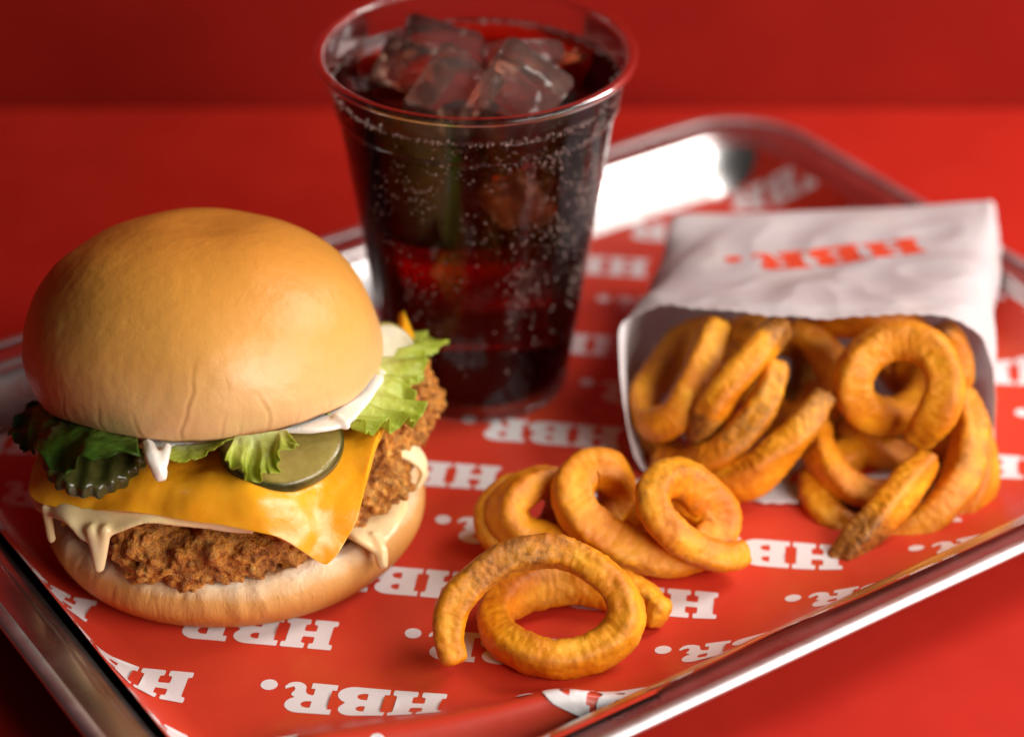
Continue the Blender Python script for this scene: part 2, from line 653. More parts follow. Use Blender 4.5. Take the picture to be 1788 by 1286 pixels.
tray = thing('serving_tray', 'shallow rounded stainless steel tray with rolled rim carrying the whole meal', 'tray', (TRAY_C[0], TRAY_C[1], TABLE_Z))
pr = [(3.2, -0.12), (2.9, -0.11), (2.62, -0.06), (2.46, 0.04), (2.34, 0.2), (1.46, 1.55), (1.36, 1.68), (1.26, 1.77), (1.14, 1.82), (0.62, 1.86), (0.50, 1.875)]
tray_shell(pr, 'pan', tray, 'first')
a = np.radians(np.linspace(150, -150, 13))
tray_shell([(0.30 - 0.23 * math.cos(t), RIM_Z - 0.10 + 0.15 * math.sin(t)) for t in a], 'rolled_rim', tray, mat='rim')
tray_shell([(0.9, 1.72), (1.42, 1.66), (1.75, 1.45), (2.58, 0.1), (2.8, -0.22), (3.3, -0.28), (3.4, -0.40), (4.2, -0.42)], 'underside', tray, 'last')

# ------------------------------------------------------------------ printed letters (slab-serif)
def arc(cx, cy_, rx, ry, a0, a1, n=10):
    return [(cx + rx * math.cos(math.radians(a0 + (a1 - a0) * k / (n - 1))), cy_ + ry * math.sin(math.radians(a0 + (a1 - a0) * k / (n - 1)))) for k in range(n)]


def soften(poly, r=0.045):
    out = []
    n = len(poly)
    for i in range(n):
        p, a, b = np.array(poly[i]), np.array(poly[i - 1]), np.array(poly[(i + 1) % n])
        da, db = np.linalg.norm(a - p), np.linalg.norm(b - p)
        ra, rb = min(r, da * 0.45), min(r, db * 0.45)
        out.append(tuple(p + (a - p) / da * ra))
        out.append(tuple(p + (a - p) / da * ra * 0.3 + (b - p) / db * rb * 0.3))
        out.append(tuple(p + (b - p) / db * rb))
    return out


GLYPH = {
    'H': [soften([(0, 0), (.70, 0), (.70, .23), (.58, .23), (.58, .52), (.94, .52), (.94, .23), (.82, .23), (.82, 0), (1.52, 0), (1.52, .23), (1.40, .23),
                  (1.40, 1.05), (1.52, 1.05), (1.52, 1.28), (.82, 1.28), (.82, 1.05), (.94, 1.05), (.94, .76), (.58, .76), (.58, 1.05), (.70, 1.05), (.70, 1.28),
                  (0, 1.28), (0, 1.05), (.12, 1.05), (.12, .23), (0, .23)])],
    'B': [soften([(0, 0), (.9, 0)]) [:0] + [(0, 0)] + [(0.86, 0)] + arc(.96, .36, .50, .36, -90, 62, 12) + arc(.90, .965, .44, .315, -40, 90, 10) + [(0, 1.28), (0, 1.05), (.13, 1.05), (.13, .23), (0, .23)],
          arc(.70, .385, .20, .135, -90, 90, 8) + [(.60, .52), (.60, .25)],
          arc(.68, .915, .17, .125, -90, 90, 8) + [(.60, 1.04), (.60, .79)]],
    'R': [[(0, 0), (.74, 0), (.74, .23), (.62, .23), (.62, .50), (.70, .50)] + arc(.68, .30, .20, .20, 85, 5, 6) + arc(1.18, .24, .30, .24, 185, 320, 10) + [(1.50, .22), (1.47, .33), (1.38, .27)]
          + arc(1.28, .32, .09, .12, 260, 150, 6) + arc(1.06, .50, .20, .14, -10, 70, 6) + arc(.92, .94, .44, .34, -58, 90, 12) + [(0, 1.28), (0, 1.05), (.13, 1.05), (.13, .23), (0, .23)],
          arc(.72, .90, .19, .14, -90, 90, 8) + [(.62, 1.04), (.62, .76)]],
    '.': [arc(.245, .22, .245, .225, 0, 345, 24)],
}
ADV = {'H': 0.0, 'B': 1.62, 'R': 3.14, '.': 4.86}


def inside(poly, pts):
    c = np.zeros(len(pts), bool)
    P = np.array(poly)
    Q = np.roll(P, -1, 0)
    for (x1, y1), (x2, y2) in zip(P, Q):
        cond = (y1 > pts[:, 1]) != (y2 > pts[:, 1])
        xi = (x2 - x1) * (pts[:, 1] - y1) / (y2 - y1 + 1e-12) + x1
        c ^= cond & (pts[:, 0] < xi)
    return c


def glyph_mesh(ch, step=0.10):
    loops = GLYPH[ch]
    V, E = [], []
    for lp in loops:
        i0 = len(V)
        V += [Vector(p) for p in lp]
        E += [(i0 + k, i0 + (k + 1) % len(lp)) for k in range(len(lp))]
    A = np.array([tuple(v) for v in V])
    gx, gy = np.meshgrid(np.arange(A[:, 0].min(), A[:, 0].max(), step), np.arange(A[:, 1].min(), A[:, 1].max(), step))
    g = np.stack([gx.ravel() + 0.031, gy.ravel() + 0.027], 1)
    keep = np.zeros(len(g), bool)
    for lp in loops:
        keep ^= inside(lp, g)
    V += [Vector(p) for p in g[keep]]
    r = delaunay_2d_cdt(V, E, [], 0, 1e-5)
    P = np.array([tuple(v) for v in r[0]])
    F = np.array([list(f) for f in r[2]])
    cen = P[F].mean(1)
    ok = np.zeros(len(F), bool)
    for lp in loops:
        ok ^= inside(lp, cen)
    return P, F[ok]


GM = {c: glyph_mesh(c) for c in 'HBR.'}


def word_mesh(chars='HBR.'):
    V, F, o = [], [], 0
    for c in chars:
        P, f = GM[c]
        V.append(P + np.array([ADV[c], 0]))
        F.append(f + o)
        o += len(P)
    return np.vstack(V), np.vstack(F)


# ------------------------------------------------------------------ paper liner
def wall_curl(d, r=1.6, amax=math.radians(58)):
    """a sheet that runs flat, then bends up by an arc; d = length past the bend. Returns (run, rise)"""
    d = np.maximum(d, 0)
    th = np.minimum(d / r, amax)
    ex = np.maximum(d - r * amax, 0)
    return r * np.sin(th) + ex * math.cos(amax), r * (1 - np.cos(th)) + ex * math.sin(amax)


PS0, PS1 = -15.2, 15.0          # where the sheet starts to bend up, along the tray
PT0 = -8.5


def paper_point(s, t):
    s, t = np.asarray(s, float), np.asarray(t, float)
    z = 0.06 + 0.05 * perlin(np.stack([s * 0.16, t * 0.16, np.zeros_like(s)], 1)) + 0.012 * perlin(np.stack([s * 0.55, t * 0.55, np.ones_like(s)], 1))
    ra, za = wall_curl(s - PS1)
    rb, zb = wall_curl(PS0 - s, 1.3, math.radians(62))
    rc, zc = wall_curl(PT0 - t, 5.0, math.radians(48))
    tr_ = -8.3 - 0.40 * (s + 12.8)
    fm = sstep(-16.0, -13.0, s) * (1 - sstep(-7.5, -5.2, s))
    zc = zc * (1 - 0.9 * fm * sstep(0.0, 0.9, tr_ - t))
    S = np.clip(s, PS0, PS1) + ra - rb
    T = np.maximum(t, PT0) - rc
    rise = np.maximum(np.maximum(za, zb), zc)
    # the pushed-up fold by the front corner
    fold = np.exp(-((t - tr_) / np.where(t > tr_, 1.1, 0.55)) ** 2) * fm
    z = z + rise + 0.85 * fold
    # the sheet lies on the pan wall, never through it
    z = np.maximum(z, np.interp(HW + T, [0.0, 1.14, 1.46, 2.34, 2.62], [1.95, 1.90, 1.62, 0.26, 0.0]))
    wav = 0.10 * perlin(np.stack([s * 0.3, t * 0.3, np.full_like(s, 5.5)], 1)) * np.clip(rise, 0, 1.5)
    S = S + wav * (za > 0)
    T = T + wav * (zc > 0)
    x, y = tray_xy(S, T)
    return np.stack([x, y, z], 1)


S0, S1, T0, T1 = PS0 - 2.35, PS1 + 2.6, PT0 - 4.62, 11.0
ns, nt = 400, 300
su, tu = np.meshgrid(np.linspace(S0, S1, ns), np.linspace(T0, T1, nt), indexing='ij')
liner = thing('tray_liner', 'red greaseproof paper printed with white lettering lining the steel tray', 'paper liner', (TRAY_C[0], TRAY_C[1], 0.0))
PV = paper_point(su.ravel(), tu.ravel())
PF = grid_faces(ns, nt)
mesh('sheet', PV, PF, M['liner'], liner)

TXT_TH = math.radians(-7.51)
tt = np.array([math.cos(TXT_TH), math.sin(TXT_TH)])
nn = np.array([-tt[1], tt[0]])
ORG = np.array([-1.402, 50.711])
ROW, PER = 2.728, 7.088
WP, WF = word_mesh()
WP = WP * np.array([0.965, 1.0])
for row in range(-14, 6):
    for k in range(-6, 7):
        u = k + (0.5 if row % 2 == 0 else 0.0)
        g0 = ORG + tt * PER * u - nn * ROW * row
        g = g0 - WP[:, :1] * tt - WP[:, 1:] * nn
        s, t = tray_st(g[:, 0], g[:, 1])
        good = (s > S0 + 0.05) & (s < S1 - 0.05) & (t > T0 + 0.05) & (t < T1 - 0.05)
        f = WF[good[WF].all(1)]
        if len(f) < 25:
            continue
        used = np.unique(f)
        remap = np.full(len(s), -1)
        remap[used] = np.arange(len(used))
        s, t = s[used], t[used]
        P = paper_point(s, t)
        e = 0.02
        Nn = np.cross(paper_point(s + e, t) - P, paper_point(s, t + e) - P)
        Nn /= np.linalg.norm(Nn, axis=1)[:, None]
        mesh('printed_word', P + Nn * (0.009 + 0.035 * (1 - sstep(-9.4, -8.7, t)) * (1 - sstep(-6.0, -4.0, s)))[:, None], remap[f], M['print'], liner)

# ------------------------------------------------------------------ shared builders
def revolve(profile, nu=256, nv=96):
    p = spline(np.c_[np.array(profile, float), np.zeros(len(profile))], nv)[:, :2]
    th = np.linspace(0, 2 * math.pi, nu, endpoint=False)
    R, TH = np.meshgrid(p[:, 0], th)
    Z, _ = np.meshgrid(p[:, 1], th)
    return R.ravel(), TH.ravel(), Z.ravel(), nu, nv


_bm = bmesh.new()
bmesh.ops.create_icosphere(_bm, subdivisions=1, radius=1.0)
ICO_V = np.array([tuple(v.co) for v in _bm.verts])
ICO_F = np.array([[v.index for v in f.verts] for f in _bm.faces])
_bm.free()


def spheres(name, B):
    B = np.asarray(B, float)
    V = (B[:, None, :3] + ICO_V[None] * B[:, None, 3:4]).reshape(-1, 3) * CM
    F = (ICO_F[None] + (np.arange(len(B)) * len(ICO_V))[:, None, None]).reshape(-1, 3)
    me = bpy.data.meshes.new(name)
    me.from_pydata(V.tolist(), [], F.tolist())
    me.update()
    return me


def blob(name, strokes, mat, parent, voxel=0.07, smooth=6, noise_amp=0.0):
    """thick sauce: spheres strung along strokes, fused. stroke = list of (x, y, z, r)"""
    balls = []
    for st in strokes:
        st = np.array(st, float)
        if len(st) == 1:
            pts = st
        else:
            L = np.linalg.norm(np.diff(st[:, :3], axis=0), axis=1).sum()
            pts = spline(st, max(3, int(L / (st[:, 3].min() * 0.35))))
        balls.append(pts)
    me = spheres(name, np.vstack(balls))
    o = link(name, me, mat, parent)
    add_mod(o, 'REMESH', mode='VOXEL', voxel_size=voxel * CM)
    add_mod(o, 'SMOOTH', factor=0.5, iterations=smooth)
    bake(o)
    me = o.data
    me.polygons.foreach_set('use_smooth', [True] * len(me.polygons))
    if not me.materials:
        me.materials.append(mat)
    return o


def leaf_ribbon(name, inner, outer, mat, parent, amp=0.25, freq=7.0, nu=120, nv=22, seed=0.0, frill=0.0, droop=0.0):
    A, B = spline(inner, nu), spline(outer, nu)
    u = np.linspace(0, 1, nu)
    v = np.linspace(0, 1, nv)
    U, Vv = np.meshgrid(u, v, indexing='ij')
    P = A[:, None, :] * (1 - Vv[..., None]) + B[:, None, :] * Vv[..., None]
    P = P.reshape(-1, 3)
    F = grid_faces(nu, nv)
    N = vnormals(P, F)
    Uf, Vf = U.ravel(), Vv.ravel()
    ph = freq * 2 * math.pi * Uf + 2.5 * perlin(np.stack([Uf * 4 + seed, Vf * 1.5, np.full_like(Uf, seed)], 1))
    d = amp * Vf ** 1.3 * np.sin(ph)
    d += 0.35 * amp * perlin(P * 1.3 + seed) + 0.12 * amp * perlin(P * 4 + seed)
    if frill:
        d += frill * Vf ** 3 * np.sin(ph * 2.7 + 1.3)
    P = P + N * d[:, None]
    edge = 0.10 * perlin(np.stack([Uf * 14 + seed, np.zeros_like(Uf), np.full_like(Uf, seed + 3)], 1)) * Vf ** 2
    P = P + (B[:, None, :] - A[:, None, :]).repeat(nv, 1).reshape(-1, 3) * edge[:, None]
    P[:, 2] -= droop * Vf ** 2
    o = mesh(name, P, F, mat, parent, attrs={'edge': Vf})
    add_mod(o, 'SOLIDIFY', thickness=0.03 * CM, offset=0)
    return o


# ------------------------------------------------------------------ burger
HEEL = np.array([-8.3, 55.95])
burger = thing('chicken_burger', 'fried chicken burger with melted cheese, pickles and lettuce in a golden bun', 'burger', (HEEL[0], HEEL[1], 0.06))

# bottom bun
R, TH, Z, nu, nv = revolve([(0, .08), (2.5, .08), (4.5, .10), (5.25, .22), (5.62, .66), (5.68, 1.08), (5.5, 1.46), (5.2, 1.66), (4.85, 1.66), (4.3, 1.56), (2, 1.5), (0, 1.5)], 420, 130)
d3 = np.stack([np.cos(TH) * R, np.sin(TH) * R, Z], 1)
rim = sstep(4.0, 5.0, R)
cs_, sn_ = np.cos(TH), np.sin(TH)
R2 = R * (1 + 0.012 * perlin(np.stack([np.cos(TH) * 1.5, np.sin(TH) * 1.5, Z * 0.3], 1)))
wr = perlin(np.stack([np.cos(TH) * 9, np.sin(TH) * 9, Z * 0.9], 1)) + 0.6 * perlin(np.stack([np.cos(TH) * 21, np.sin(TH) * 21, Z * 1.2], 1))
wr = wr * sstep(-0.35, 0.5, perlin(np.stack([cs_ * 3.1, sn_ * 3.1, Z * 0.5 + 20], 1)))
R2 = R2 + rim * (0.11 * wr * sstep(0.4, 1.1, Z) - 0.05 * np.clip(perlin(np.stack([np.cos(TH) * 6, np.sin(TH) * 6, Z * .4 + 9], 1)) - 0.35, 0, 1))
Z2 = Z + rim * sstep(1.0, 1.5, Z) * (0.10 * perlin(np.stack([np.cos(TH) * 2.4, np.sin(TH) * 2.4, R * 0], 1)) + 0.05 * wr) + 0.05 * (Z > 1.4) * fbm(d3 * 1.8, 3)
V = np.stack([HEEL[0] + np.cos(TH) * R2, HEEL[1] + np.sin(TH) * R2, Z2], 1)
toast = (Z > 1.35) * (1 - sstep(4.6, 5.05, R + 0.3 * perlin(d3 * 1.5)))
mesh('bottom_bun', V, grid_faces(nu, nv, wrap_u=True), M['heel'], burger, attrs={'h': np.clip(Z2 / 1.7, 0, 1), 'toast': toast})

# top bun
CROWN = np.array([-8.92, 56.25, 5.08])
R, TH, Z, nu, nv = revolve([(0, .25), (3.0, .22), (4.4, .10), (4.86, .0), (5.04, .22), (5.16, .65), (5.17, 1.15), (5.02, 1.95), (4.62, 2.8), (3.9, 3.6), (2.85, 4.22), (1.5, 4.58), (0, 4.68)], 640, 260)
cs, sn = np.cos(TH), np.sin(TH)
base = np.stack([cs * R, sn * R, Z], 1)
rr = 0.18 * perlin(base * 0.22 + 3.1) + 0.10 * perlin(base * 0.42 + 8) + 0.010 * fbm(base * 1.1, 2)
# shallow folds that climb the side wall from the cut edge
side = sstep(0.05, 0.35, Z) * (1 - sstep(1.4, 3.4, Z))
ang = np.degrees(TH)
for a0, wdt, dep, ztop, bend in ((-90, 0.5, .022, 2.6, 5), (-63, 0.5, .026, 1.5, -6), (-79, 0.5, .016, 1.0, 9), (-103, .6, .014, 1.0, -6), (-117, .7, .012, 1.3, 3), (-54, .6, .014, 0.8, 5),
                                 (-41, .8, .012, 1.2, -5), (-133, .7, .012, 1.1, 4), (-30, .6, .012, 0.8, 3), (-150, .8, .012, 1.0, -3), (-12, .8, .02, 1.2, 3), (-73, .5, .015, 0.6, 2)):
    aa = a0 + bend * (Z / 2) ** 1.4 + 1.6 * perlin(np.stack([Z * 1.6, np.full_like(Z, a0 * 0.37), np.zeros_like(Z)], 1))
    dd = (((ang - aa) + 180) % 360) - 180
    rr = rr - dep * np.exp(-(dd / wdt) ** 2) * sstep(0.0, 0.25, Z) * (1 - sstep(ztop * 0.45, ztop, Z)) + 0.5 * dep * np.exp(-((dd - 2.4 * wdt) / (1.7 * wdt)) ** 2) * sstep(0, .25, Z) * (1 - sstep(ztop * 0.45, ztop, Z))
rr = rr + side * 0.005 * perlin(np.stack([cs * 16, sn * 16, Z * 1.4], 1)) + (Z > 0.4) * 0.006 * fbm(base * 3.0, 3)
nrm = vnormals(base, grid_faces(nu, nv, wrap_u=True, flip=False))
if (nrm * base).sum() < 0:
    nrm = -nrm
P = base + nrm * rr[:, None]
# loaf is a little lopsided: fuller on the left shoulder, flatter on the right
P[:, 2] *= 1 + 0.035 * (-P[:, 0] / 5)
lowedge = sstep(4.2, 4.8, R) * (1 - sstep(0.1, 0.9, Z))
P[:, 2] += lowedge * 0.10 * perlin(np.stack([cs * 2.2, sn * 2.2, np.full_like(cs, 2.0)], 1))
tilt = Matrix.Rotation(math.radians(-12), 3, 'X') @ Matrix.Rotation(math.radians(-1.0), 3, 'Y')
P = P @ np.array(tilt).T + CROWN
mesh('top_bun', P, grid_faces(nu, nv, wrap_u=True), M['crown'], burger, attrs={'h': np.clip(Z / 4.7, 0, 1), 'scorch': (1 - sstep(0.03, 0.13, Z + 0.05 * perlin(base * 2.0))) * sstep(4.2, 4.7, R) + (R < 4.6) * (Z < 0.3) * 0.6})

# chicken patty
n1, n2 = 720, 260
th = np.linspace(0, 2 * math.pi, n1, endpoint=False)
ph = np.linspace(-math.pi / 2, math.pi / 2, n2)
TH, PH = np.meshgrid(th, ph, indexing='ij')
TH, PH = TH.ravel(), PH.ravel()
key_a = np.radians([-180, -150, -120, -105, -90, -75, -60, -45, -30, -10, 10, 30, 60, 90, 120, 150, 180])
key_r = [5.25, 5.45, 5.5, 5.4, 5.1, 4.65, 4.35, 4.3, 4.4, 4.75, 5.35, 6.15, 5.2, 4.8, 4.9, 5.1, 5.25]
RO = np.interp((TH + math.pi) % (2 * math.pi) - math.pi, key_a, key_r)
ce, se = np.sign(np.cos(PH)) * np.abs(np.cos(PH)) ** 0.55, np.sign(np.sin(PH)) * np.abs(np.sin(PH)) ** 0.8
P = np.stack([np.cos(TH) * RO * ce, np.sin(TH) * RO * ce, se * 1.25], 1)
F = grid_faces(n1, n2, wrap_u=True)
N = vnormals(P, F)
if (N * P).sum() < 0:
    N = -N
lump = 0.34 * fbm(P * 0.55, 2) + 0.36 * (0.6 - cells(P * 0.9)) + 0.32 * (0.6 - cells(P * 1.7 + 5)) + 0.22 * (0.6 - cells(P * 3.3 + 9)) + 0.10 * (0.6 - cells(P * 6.5 + 2)) + 0.05 * fbm(P * 7, 3)
lump *= 0.75 + 0.55 * sstep(-0.3, 0.4, fbm(P * 0.8 + 30, 2)) + 0.2
P = P + N * lump[:, None]
P[:, 2] += 0.06 * P[:, 0] * 0.4 + 0.35 * sstep(2.5, 6, P[:, 0]) + 0.03 * P[:, 1]
PAT = np.array([-7.75, 55.85, 2.55])
# ragged crumbs of breading fused onto the crust
rc = np.random.RandomState(11)
pick = rc.choice(len(P), 3600, replace=False)
pick = pick[(P[pick, 1] < 3.5) & (fbm(P[pick] * 0.9 + 50, 2) + 0.25 * rc.rand(len(pick)) > -0.12)]
crumb = 0.05 + 0.13 * rc.rand(len(pick)) ** 3
cr_me = spheres('crumbs', np.c_[P[pick] + PAT + N[pick] * (crumb * 0.25)[:, None], crumb])
patty = mesh('chicken_patty', P + PAT, F, M['breading'], burger)
bm = bmesh.new()
bm.from_mesh(patty.data)
bm.from_mesh(cr_me)
bm.to_mesh(patty.data)
bm.free()
add_mod(patty, 'REMESH', mode='VOXEL', voxel_size=0.042 * CM)
add_mod(patty, 'SMOOTH', factor=0.35, iterations=1)
bake(patty)
patty.data.polygons.foreach_set('use_smooth', [True] * len(patty.data.polygons))
if not patty.data.materials:
    patty.data.materials.append(M['breading'])


# melted orange cheese: a square slice given by a 5 x 5 net of points in space
def net_surface(net, nu, nv):
    net = np.array(net, float)
    rows = np.array([spline(r, nv) for r in net])
    return np.array([spline(rows[:, j], nu) for j in range(nv)]).transpose(1, 0, 2)


def sheet(name, net, mat, nu, nv, thick, amp, parent):
    G = net_surface(net, nu, nv)
    uu, vv = np.meshgrid(np.linspace(0, 1, nu), np.linspace(0, 1, nv), indexing='ij')
    for cu in (0, 1):                       # soften the square corners
        du = np.abs(uu - cu)
        kk = np.clip(1 - (du + vv) / 0.20, 0, 1)[..., None] ** 1.3
        piv = G[int((nu - 1) * (0.12 if cu == 0 else 0.88)), int((nv - 1) * 0.12)]
        G = G + (piv - G) * kk * 0.36
    P = G.reshape(-1, 3)
    F = grid_faces(nu, nv)
    N = vnormals(P, F)
    P = P + N * (amp * (1.6 * perlin(P * 0.5 + 2.0) + 0.6 * perlin(P * 1.0)) + 0.10 * amp * fbm(P * 2.2, 2))[:, None]
    o = mesh(name, P, F, mat, parent)
    add_mod(o, 'SOLIDIFY', thickness=thick * CM, offset=0)
    add_mod(o, 'BEVEL', width=thick * 0.42 * CM, segments=3, limit_method='ANGLE', angle_limit=math.radians(50))
    return o


net = [  # rows run from the left tip round the front to the right corner; columns from the hanging edge inwards
    [atY(44, 893, 52.0), atY(56, 838, 52.6), atY(72, 795, 53.2), (-13.2, 55.5, 4.45), (-12.4, 58.0, 4.4)],
    [atY(180, 890, 50.9), atY(190, 835, 51.5), atY(200, 795, 52.6), (-11.0, 55.0, 4.5), (-10.6, 58.6, 4.4)],
    [atY(340, 908, 50.4), atY(345, 848, 50.95), atY(355, 795, 52.2), (-8.6, 54.8, 4.5), (-8.3, 58.8, 4.4)],
    [atY(490, 940, 50.2), atY(492, 866, 50.8), atY(495, 800, 52.2), (-6.4, 54.8, 4.4), (-6.2, 58.8, 4.4)],
    [atY(582, 1026, 50.15), atY(626, 896, 51.2), atY(648, 800, 52.6), atY(674, 728, 54.6), (-3.3, 58.9, 4.4)],
]
sheet('cheese_slice', net, M['cheese'], 130, 110, 0.24, 0.17, burger)
net = [
    [atY(672, 764, 56.0), atY(690, 740, 56.6), (-3.5, 57.5, 4.55)],
    [atY(715, 726, 56.9), atY(720, 700, 57.4), (-3.4, 58.4, 4.7)],
    [atY(752, 662, 58.4), atY(744, 640, 59.0), (-3.4, 60.2, 4.9)],
]
sheet('cheese_slice', net, M['cheese'], 40, 30, 0.2, 0.04, burger)


def pxr(lst):
    return [tuple(atY(px, py, Y)) + (r,) for px, py, Y, r in lst]


def skin(net, r, nu, nv):
    """a draped smear: small spheres spread over a net of points, to be fused"""
    G = net_surface([[atY(*q) for q in row] for row in net], nu, nv).reshape(-1, 3)
    rr_ = r * (1 + 0.35 * perlin(G * 1.1 + 3))
    return [[tuple(p) + (float(q),)] for p, q in zip(G, rr_)]


# melted white cheese under the orange slice, running down the patty
blob('melted_white_cheese', skin([
    [(52, 855, 53.0), (60, 874, 52.5), (68, 890, 52.0)],
    [(98, 858, 52.2), (108, 886, 51.45), (116, 908, 51.0)],
    [(145, 866, 51.75), (152, 902, 51.0), (150, 940, 50.6)],
    [(195, 872, 51.5), (202, 900, 50.85), (192, 930, 50.5)],
    [(255, 880, 51.2), (260, 896, 50.75), (258, 910, 50.45)],
    [(340, 885, 50.7), (345, 902, 50.6), (348, 918, 50.55)],
    [(440, 905, 50.75), (440, 918, 50.7), (440, 928, 50.7)]], .115, 80, 16) + [
    pxr([(80, 885, 51.7, .17), (86, 918, 51.6, .16), (90, 940, 51.55, .16)]),
    pxr([(160, 925, 50.6, .22), (168, 955, 50.5, .22), (173, 990, 50.45, .19)]),
    pxr([(184, 925, 50.5, .2), (180, 955, 50.45, .19), (175, 985, 50.45, .18)]),
], M['white_cheese'], burger, 0.055, 12)
blob('melted_white_cheese', skin([
    [(650, 745, 55.6), (656, 768, 55.0), (660, 790, 54.6)],
    [(690, 750, 56.2), (700, 772, 55.5), (704, 796, 55.0)],
    [(716, 766, 56.6), (736, 795, 55.6), (738, 822, 55.1)],
    [(722, 792, 56.8), (744, 824, 55.7), (728, 852, 54.9)]], .12, 34, 16), M['white_cheese'], burger, 0.055, 10)
blob('melted_white_cheese', skin([
    [(700, 866, 54.6), (708, 880, 54.2), (708, 890, 54.0)],
    [(668, 890, 53.8), (680, 905, 53.4), (690, 922, 53.1)],
    [(632, 915, 53.2), (648, 932, 52.8), (670, 945, 52.6)],
    [(604, 932, 52.7), (625, 942, 52.3), (655, 962, 52.1)]], .11, 34, 16) + [
    pxr([(652, 940, 52.6, .26), (664, 962, 52.2, .25), (668, 984, 51.95, .2)])], M['white_cheese'], burger, 0.05, 8)

# mayonnaise under the crown
blob('mayonnaise', skin([
    [(150, 728, 53.2), (152, 736, 53.0), (155, 742, 52.9)],
    [(200, 745, 52.7), (203, 754, 52.5), (206, 762, 52.3)],
    [(262, 758, 52.2), (265, 768, 51.9), (268, 782, 51.5)],
    [(330, 762, 52.3), (332, 769, 52.1), (334, 776, 51.9)],
    [(400, 756, 52.5), (400, 761, 52.3), (400, 765, 52.2)]], .10, 60, 8) + [
    pxr([(258, 774, 51.5, .2), (266, 796, 51.0, .25), (276, 816, 50.75, .26), (280, 828, 50.68, .24)]),
    pxr([(292, 780, 51.3, .15), (286, 806, 50.85, .17)]),
], M['mayo'], burger, 0.05, 7)
blob('mayonnaise', skin([
    [(480, 738, 53.0), (482, 746, 52.6), (485, 752, 52.4)],
    [(540, 722, 53.6), (548, 736, 52.9), (554, 750, 52.4)],
    [(588, 700, 54.4), (598, 714, 53.7), (606, 738, 52.9)],
    [(626, 672, 55.6), (638, 684, 55.0), (642, 698, 54.5)],
    [(655, 642, 56.8), (668, 650, 56.5), (670, 658, 56.2)]], .11, 60, 10) + [pxr([(590, 730, 53.0, .2), (604, 742, 52.7, .17)])], M['mayo'], burger, 0.05, 8)
blob('mayonnaise', [pxr([(660, 600, 58.5, .2), (674, 590, 58.8, .2), (668, 575, 59.4, .2)])], M['mayo'], burger, 0.05, 6)


# pickles
def pickle(cx, cy_, cz, r, thick, normal, scallop, name='pickle_slice', label=None, face_shade=0.0):
    nu, nv = 220, 46
    p = spline(np.array([(0.01, thick / 2, 0), (r * .5, thick / 2, 0), (r * .9, thick / 2, 0), (r, thick * .3, 0), (r * 1.01, 0, 0), (r, -thick * .3, 0), (r * .9, -thick / 2, 0), (r * .5, -thick / 2, 0), (0.01, -thick / 2, 0)]), nv)
    th = np.linspace(0, 2 * math.pi, nu, endpoint=False)
    Rr, TT = np.meshgrid(p[:, 0], th)
    Zz, _ = np.meshgrid(p[:, 1], th)
    Rr, TT, Zz = Rr.ravel(), TT.ravel(), Zz.ravel()
    e = (Rr / r) ** 4
    Rr = Rr * (1 + e * (scallop * np.sin(TT * 22) + 0.03 * np.sin(TT * 3 + 1)))
    Zz = Zz + (0.05 if scallop else 0.0) * np.cos(Rr * np.cos(TT) * 10) + 0.05 * perlin(np.stack([Rr * np.cos(TT), Rr * np.sin(TT), Zz * 0], 1))
    P = np.stack([Rr * np.cos(TT), Rr * np.sin(TT), Zz], 1)
    q = Vector((0, 0, 1)).rotation_difference(Vector(normal).normalized()).to_matrix()
    P = P @ np.array(q).T + np.array([cx, cy_, cz])
    rind_shade = np.maximum(sstep(0.93, 1.0, Rr / r), face_shade)  # real rind at the edge, plus shade painted over the whole slice
    o = mesh(name, P, grid_faces(nu, nv, wrap_u=True), M['pickle'], burger, attrs={'rind_shade': rind_shade})
    if label:
        o['label'] = label
    return o


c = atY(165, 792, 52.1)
pickle(c[0], c[1], c[2], 1.42, 0.55, (0.05, -0.24, 0.97), 0.03, label='dark crinkle-cut pickle slice hanging on the left, shade painted into its colour', face_shade=0.95)  # shade of bun and leaf is put into this slice's colour
c = atY(487, 770, 52.5)
pickle(c[0], c[1], c[2], 1.74, 0.5, (0.14, -0.24, 0.95), 0.0, label='olive pickle slice with pale cut face at the right')
c = atY(680, 612, 58.0)
pickle(c[0], c[1], c[2], 0.9, 0.35, (0.5, -0.4, 0.7), 0.0)


# lettuce
def pts(lst):
    return np.array([atY(*q) for q in lst])


leaf_ribbon('lettuce_leaf', pts([(60, 712, 55.0), (110, 728, 53.4), (170, 744, 52.3), (240, 762, 51.7)]),
            pts([(44, 770, 52.8), (92, 812, 50.9), (165, 806, 50.2), (240, 784, 50.2)]), M['lettuce_dark'], burger, 0.24, 2.4, seed=1.0, frill=0.05, nu=160, nv=30)
leaf_ribbon('lettuce_leaf', pts([(75, 698, 56.5), (90, 712, 55.5), (110, 730, 54.5)]),
            pts([(62, 700, 56.0), (14, 748, 54.6), (40, 790, 53.4)]), M['lettuce_dark'], burger, 0.16, 2.2, seed=4.0, frill=0.04)
leaf_ribbon('lettuce_leaf', pts([(285, 775, 51.7), (340, 776, 51.7), (395, 762, 52.0)]),
            pts([(292, 800, 50.9), (345, 802, 51.0), (408, 764, 51.4)]), M['lettuce'], burger, 0.06, 1.2, seed=7.0)
leaf_ribbon('lettuce_leaf', pts([(410, 762, 51.5), (450, 757, 51.5), (500, 750, 51.7)]),
            pts([(394, 796, 50.5), (452, 838, 50.2), (516, 772, 50.7)]), M['lettuce'], burger, 0.17, 3.4, seed=9.0, frill=0.10, nu=200, nv=34)
